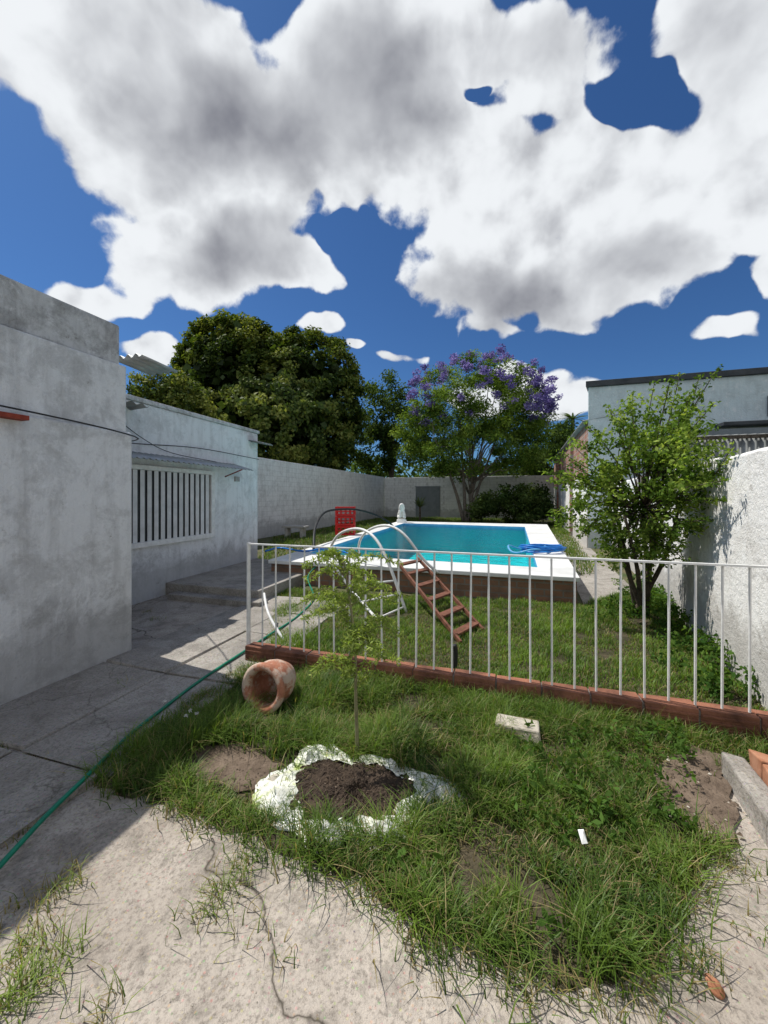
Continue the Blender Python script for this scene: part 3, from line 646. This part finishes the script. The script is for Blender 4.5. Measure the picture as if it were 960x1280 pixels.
els=[EL(690,570,30,38,30),EL(665,600,30,35,28),EL(705,550,18,20,32)]; cl=clumps(els,120,15,.4,1.05)
c=P(685,600,30)
group('broadleaf_tree.001',[leaves('crown',M['leaf'],leafdata(cl,.7,100,.26,.5,md,16,.7)),limbs('trunk',(c[0],30,0),cl[:8],.2,M['bark'],6,top=(c[0],30,3))])
els=[EL(640,630,50,24,22),EL(610,636,22,14,23),EL(672,636,24,22,21)]; cl=clumps(els,110,17,.3,1.05,.1)
leaves('shrub_hedge',M['leaf'],leafdata(cl,.45,100,.18,.5,md,18,.7))
b0_=[]
for i in range(110): 
    u=R.uniform(440,760); Yb=R.uniform(40,55); b0_.append((P(u,0,Yb)[0],Yb,R.uniform(.5,5.0)))
leaves('distant_trees',M['leaf'],leafdata(b0_,2.0,60,.7,.6,md,19,.7))
def fronds(name,c,n,L,up,w,cols,seed,droop=.6):
    r=np.random.RandomState(seed); V=[];F=[];C=[]
    for i in range(n):
        a=r.uniform(0,6.28); e=r.uniform(.2,1.2)*up; l=L*r.uniform(.7,1.1); col=np.array(cols[0])+(np.array(cols[1])-np.array(cols[0]))*r.rand()
        d=np.array([math.cos(a),math.sin(a),0]); sd=np.array([-d[1],d[0],0]); k=len(V)
        for j in range(6):
            t=j/5; p=np.array(c)+d*l*t*math.cos(e)+UP*(l*t*math.sin(e)-droop*l*t*t*.5); ww=w*(1-t)**.7+.002
            V+= [p-sd*ww,p+sd*ww]; C+=[col,col]
        for j in range(5): F.append([k+2*j,k+2*j+1,k+2*j+3,k+2*j+2])
    return quadmesh(name,np.array(V),np.array(F),np.array(C),M['leaf'])
x=P(525,640,25); group('yucca_plant',[fronds('leaves',(x[0],25,.9),40,1.0,1.1,.05,((.08,.12,.06),(.2,.25,.12)),3,.4),pipe('stalk',[(x[0],25,0),(x[0],25,.5),(x[0],25,.9)],.06,M['bark'])])
x=P(716,520,38); group('palm_tree',[fronds('fronds',(x[0],38,9.0),34,2.2,.8,.12,((.05,.08,.03),(.1,.14,.05)),4,1.0),pipe('trunk',[(x[0],38,0),(x[0],38,5),(x[0],38,9)],.18,M['bark'])])
# fruit shrub leaning over the boundary wall
els=[EL(798,600,84,88,4.75,.6),EL(745,612,62,60,4.9,.6),EL(850,600,48,82,4.15,.5),EL(866,575,38,66,3.8,.5),EL(800,665,72,52,4.8,.6),EL(820,540,72,46,4.5,.6)]
cl=clumps(els,370,21,.3,1.1); sg=[(.06,.11,.02),(.12,.2,.035),(.2,.3,.06),(.3,.38,.09)]
sp=[]; sr=MB(); r=np.random.RandomState(4); bs=np.array([*G(800,772),0.]); ctrS=np.array(P(802,620,4.75))
tops=[(897,460,4.0),(874,470,4.3),(850,466,4.4),(818,478,4.6),(790,490,4.8),(760,508,4.9),(732,530,5),(700,565,5),(690,600,5),(680,590,4.9),(892,505,3.95),(902,550,3.8),(907,590,3.6),(890,650,3.7),(690,640,4.8),(725,672,4.8),(765,705,4.8),(855,700,4.3),(838,474,4.4),(778,525,4.8),(903,625,3.55),(885,590,3.6),(915,560,3.4),(908,600,3.3),(715,548,4.9),(862,490,4.1)]
for u,v,yy in tops:
    e=np.array(P(u,v,yy+r.uniform(-.1,.1))); s=ctrS+(e-ctrS)*.25; pts=crom([s,s+(e-s)*.5+r.randn(3)*.06,e],6); sr.tube(pts,list(np.linspace(.012,.003,len(pts))),5)
    for p in pts[3:]: sp.append(p)
for i in range(7):
    a=r.uniform(0,6.28); e=ctrS+np.array([math.cos(a)*.45,math.sin(a)*.35,r.uniform(-.3,.3)]); s=bs+np.r_[r.randn(2)*.05,0]; pts=crom([s,s+(e-s)*.5+np.r_[r.randn(2)*.07,0],e],6); sr.tube(pts,list(np.linspace(.035,.014,len(pts))),7)
for c in cl[:110]:
    e=np.array(c); s=ctrS+(e-ctrS)*.15+np.array([0,0,-.15]); pts=crom([s,(s+e)/2+r.randn(3)*.05,e],3); sr.tube(pts,list(np.linspace(.01,.003,len(pts))),5)
group('quince_shrub',[leaves('foliage',M['leaf'],leafdata(cl,.12,38,.052,.55,sg,23,.4),leafdata(sp,.06,11,.048,.5,sg,24,.4)),sr.make('branches',M['bark'],True)])
wc_=[]
for i in range(90):
    t=R.uniform(0,4.2); p=ws+DR*(t-.1)-NR*abs(R.randn()*.18+.12); wc_.append((p[0],p[1],R.uniform(.05,.22)))
for i in range(40): wc_.append((bs[0]+R.randn()*.3,bs[1]+R.randn()*.25,R.uniform(.05,.25)))
leaves('wall_weeds',M['leaf'],leafdata(wc_,.11,34,.045,.6,[(.03,.07,.015),(.07,.14,.03),(.12,.2,.04)],31,.3))
bw=[]
for i in range(80):
    u=R.uniform(640,860); v=R.uniform(905,1060); x,y=G(u,v); bw.append((x,y,R.uniform(.05,.12)))
for u,v in ((600,880),(570,870),(500,1090),(540,1110),(770,925),(800,940),(690,1180),(230,930),(240,920)): x,y=G(u,v); bw.append((x,y,.08))
leaves('broadleaf_weeds',M['leaf'],leafdata(bw,.06,16,.04,.45,[(.05,.1,.02),(.1,.18,.04)],32,.2))
fl=[(*G(u,v),.16) for u,v in ((233,925),(238,918),(246,922),(205,905))]
leaves('dandelion_flowers',M['flower'],leafdata(fl,.014,30,.012,.5,[(.6,.6,.55),(.75,.75,.7)],35,.3))
# sapling
sx,sy=G(447,950); st=[np.array([sx,sy,0]),np.array([sx-.01,sy,.35]),np.array([sx-.02,sy,.75]),np.array([sx-.09,sy,1.24])]; sm_=MB(); pts=crom(st,8); sm_.tube(pts,list(np.linspace(.014,.006,len(pts))),6)
LV=[];r=np.random.RandomState(6)
for i in range(38):
    t=r.uniform(.42,1); s=np.array(pts[int(t*(len(pts)-1))]); a=r.uniform(0,6.28); l=r.uniform(.2,.44)*(1.25-.5*t); d=np.array([math.cos(a),math.sin(a)*.7,0]); rp=crom([s,s+d*l*.5+UP*l*.4,s+d*l+UP*l*.25],9); sm_.tube(rp,.0024,4)
    for p in rp[2:]: LV.append(p)
group('sapling',[sm_.make('stem',M['stem'],True),leaves('leaflets',M['leaf'],leafdata(LV,.034,7,.038,.24,[(.18,.26,.06),(.36,.44,.13)],40,.2))])
# ------------------------------------------------------------ world
w=bpy.data.worlds.new('World'); sc.world=w; w.use_nodes=True; nt=w.node_tree; nt.nodes.clear()
def MT(op,a,b=None,c=None,clamp=False):
    n=nt.nodes.new('ShaderNodeMath'); n.operation=op; n.use_clamp=clamp
    for i,s in enumerate((a,b,c)):
        if s is None: continue
        if hasattr(s,'is_linked'): nt.links.new(s,n.inputs[i])
        else: n.inputs[i].default_value=s
    return n.outputs[0]
def VM(op,a,b=None,c=None):
    n=nt.nodes.new('ShaderNodeVectorMath'); n.operation=op
    for i,s in enumerate((a,b,c)):
        if s is None: continue
        if hasattr(s,'is_linked'): nt.links.new(s,n.inputs[i])
        else: n.inputs[i].default_value=s
    return n
out=nt.nodes.new('ShaderNodeOutputWorld'); bg=nt.nodes.new('ShaderNodeBackground'); nt.links.new(bg.outputs[0],out.inputs[0]); bg.inputs[1].default_value=.1
sky=nt.nodes.new('ShaderNodeTexSky'); sky.sky_type='NISHITA'; sky.sun_disc=False; sky.sun_elevation=math.radians(59); sky.sun_rotation=math.radians(-66); sky.air_density=1.0; sky.dust_density=.5; sky.ozone_density=2.2
skyc=mix(nt,1.0,sky.outputs[0],(.33,.57,.86),'MULTIPLY')
dirv=nt.nodes.new('ShaderNodeTexCoord').outputs['Generated']
wn_=nt.nodes.new('ShaderNodeTexNoise'); wn_.inputs['Scale'].default_value=4; wn_.inputs['Detail'].default_value=3; nt.links.new(dirv,wn_.inputs['Vector'])
wofs=VM('SUBTRACT',wn_.outputs['Color'],(.5,.5,.5)).outputs[0]
wv=VM('MULTIPLY_ADD',wofs,(.2,.2,.2),dirv).outputs[0]
sx_=nt.nodes.new('ShaderNodeSeparateXYZ'); nt.links.new(wv,sx_.inputs[0])
yy=MT('MAXIMUM',sx_.outputs[1],.12); U=MT('DIVIDE',sx_.outputs[0],yy); W=MT('DIVIDE',sx_.outputs[2],yy)
cmb=nt.nodes.new('ShaderNodeCombineXYZ'); nt.links.new(U,cmb.inputs[0]); nt.links.new(W,cmb.inputs[1]); UW=cmb.outputs[0]
def blob(u,v,ru,rv,wt):
    d=VM('MULTIPLY_ADD',UW,(FP/ru,FP/rv,0),(-(u-480)/ru,-(HV-v)/rv,0)).outputs[0]
    l=VM('DOT_PRODUCT',d,d).outputs['Value']
    return MT('MULTIPLY_ADD',l,-wt,wt)
pos=[(95,45,210,95,1.1),(240,160,215,140,1.3),(255,295,150,85,1.1),(375,340,65,34,.75),(380,165,190,135,1.2),(120,368,64,26,.65),
 (545,180,140,105,1.15),(690,225,205,120,1.3),(655,330,155,82,1.15),(775,310,110,82,1.1),(700,395,58,22,.65),(560,20,240,80,1.1),(840,205,110,65,.95),
 (925,215,92,95,1.1),(935,60,82,115,1.1),(690,95,85,50,.8),(955,340,35,30,.55),(915,408,42,13,.5),
 (615,413,40,17,.6),(410,415,22,12,.5),(452,438,13,8,.5),(507,452,26,11,.5),(650,485,88,32,.75),(740,505,75,30,.65),(190,440,44,24,.65),(0,192,20,14,.55),(880,480,60,12,.4)]
acc=None
for q in pos:
    b=blob(*q); acc=b if acc is None else MT('SMOOTH_MAX',acc,b,.3)
for q in ((805,105,64,60,1.2),(592,72,34,18,.8),(165,12,42,17,.9),(8,235,42,65,1.),(455,320,38,56,.9)):
    b=MT('MAXIMUM',blob(*q),0.0); acc=MT('MULTIPLY_ADD',b,-1.3,acc)
acc=MT('MAXIMUM',acc,-.8)
# shaded cloud bases
shd=None
for q in ((300,150,190,130,1.),(450,90,160,140,.9),(300,320,170,55,.9),(640,370,210,60,1.),(800,335,110,70,.8),(700,30,140,70,.6),(905,100,70,120,.5),(170,60,140,80,.5),(610,428,40,10,.5)):
    b=blob(*q); shd=b if shd is None else MT('SMOOTH_MAX',shd,b,.5)
shd=MT('MAXIMUM',shd,0.0)
sd=nt.nodes.new('ShaderNodeSeparateXYZ'); nt.links.new(dirv,sd.inputs[0])
back=MT('MULTIPLY',MT('SUBTRACT',.25,sd.outputs[1]),1.2,clamp=True)
n3=noise(nt,dirv,2.4,3,.5); acc=MT('MULTIPLY_ADD',back,MT('MULTIPLY_ADD',n3,4.0,-.9),acc)
wv2=VM('MULTIPLY_ADD',wofs,(.06,.06,.06),dirv).outputs[0]
n1=noise(nt,wv2,6.5,7,.54,0); n2=noise(nt,VM('ADD',wv2,(-.02,.0,.035)).outputs[0],6.5,4,.54,0)
bl_=noise(nt,wv2,10,1.5,.5,0); bil=MT('MULTIPLY_ADD',MT('ABSOLUTE',MT('SUBTRACT',bl_,.5)),-1.8,.18)
D=MT('ADD',MT('MULTIPLY',acc,.9),MT('ADD',MT('MULTIPLY_ADD',n1,2.3,-1.15),bil))
def sm(x,a,b):
    m_=nt.nodes.new('ShaderNodeMapRange'); m_.interpolation_type='SMOOTHSTEP'; nt.links.new(x,m_.inputs[0]); m_.inputs[1].default_value=a; m_.inputs[2].default_value=b; return m_.outputs[0]
mask=sm(D,.02,.28)
thick=sm(MT('ADD',MT('MULTIPLY_ADD',D,.22,-.08),MT('MULTIPLY_ADD',shd,.75,MT('MULTIPLY_ADD',n3,.5,-.25))),.0,1.15)
lit=MT('SUBTRACT',n1,n2)
br_=MT('ADD',MT('MULTIPLY_ADD',thick,-.62,.88),MT('MULTIPLY',MT('MULTIPLY_ADD',thick,-.8,1.3),MT('MULTIPLY_ADD',lit,1.1,MT('MULTIPLY',bil,.45))))
br_=MT('SMOOTH_MAX',br_,.2,.12); br_=MT('SMOOTH_MIN',br_,.95,.15)
cc_=nt.nodes.new('ShaderNodeCombineXYZ')
nt.links.new(MT('MULTIPLY',br_,9.2),cc_.inputs[0]); nt.links.new(MT('MULTIPLY',br_,9.5),cc_.inputs[1]); nt.links.new(MT('MULTIPLY_ADD',br_,9.4,.4),cc_.inputs[2])
mask=MT('MULTIPLY',mask,sm(sd.outputs[2],-.02,.05))
nt.links.new(mix(nt,mask,skyc,cc_.outputs[0]),bg.inputs[0])
# ------------------------------------------------------------ sun, camera
L=bpy.data.lights.new('sun','SUN'); L.energy=4.9; L.angle=math.radians(.5); L.color=(1,.96,.89)
lo=link(bpy.data.objects.new('sun',L)); el=math.radians(59); hd=Vector((.91,-.41,0)).normalized()
lo.rotation_euler=Vector((hd.x*math.cos(el),hd.y*math.cos(el),-math.sin(el))).to_track_quat('-Z','Y').to_euler()
cam=bpy.data.cameras.new('camera'); co=link(bpy.data.objects.new('camera',cam)); co.location=(0,0,H); co.rotation_euler=(math.radians(90),0,0)
cam.sensor_fit='VERTICAL'; cam.sensor_height=36; cam.lens=FP/1280*36; cam.shift_y=-(640-HV)/1280; cam.clip_start=.05; cam.clip_end=2000
sc.camera=co
sc.view_settings.view_transform='Standard'; sc.view_settings.look='None'; sc.view_settings.exposure=0
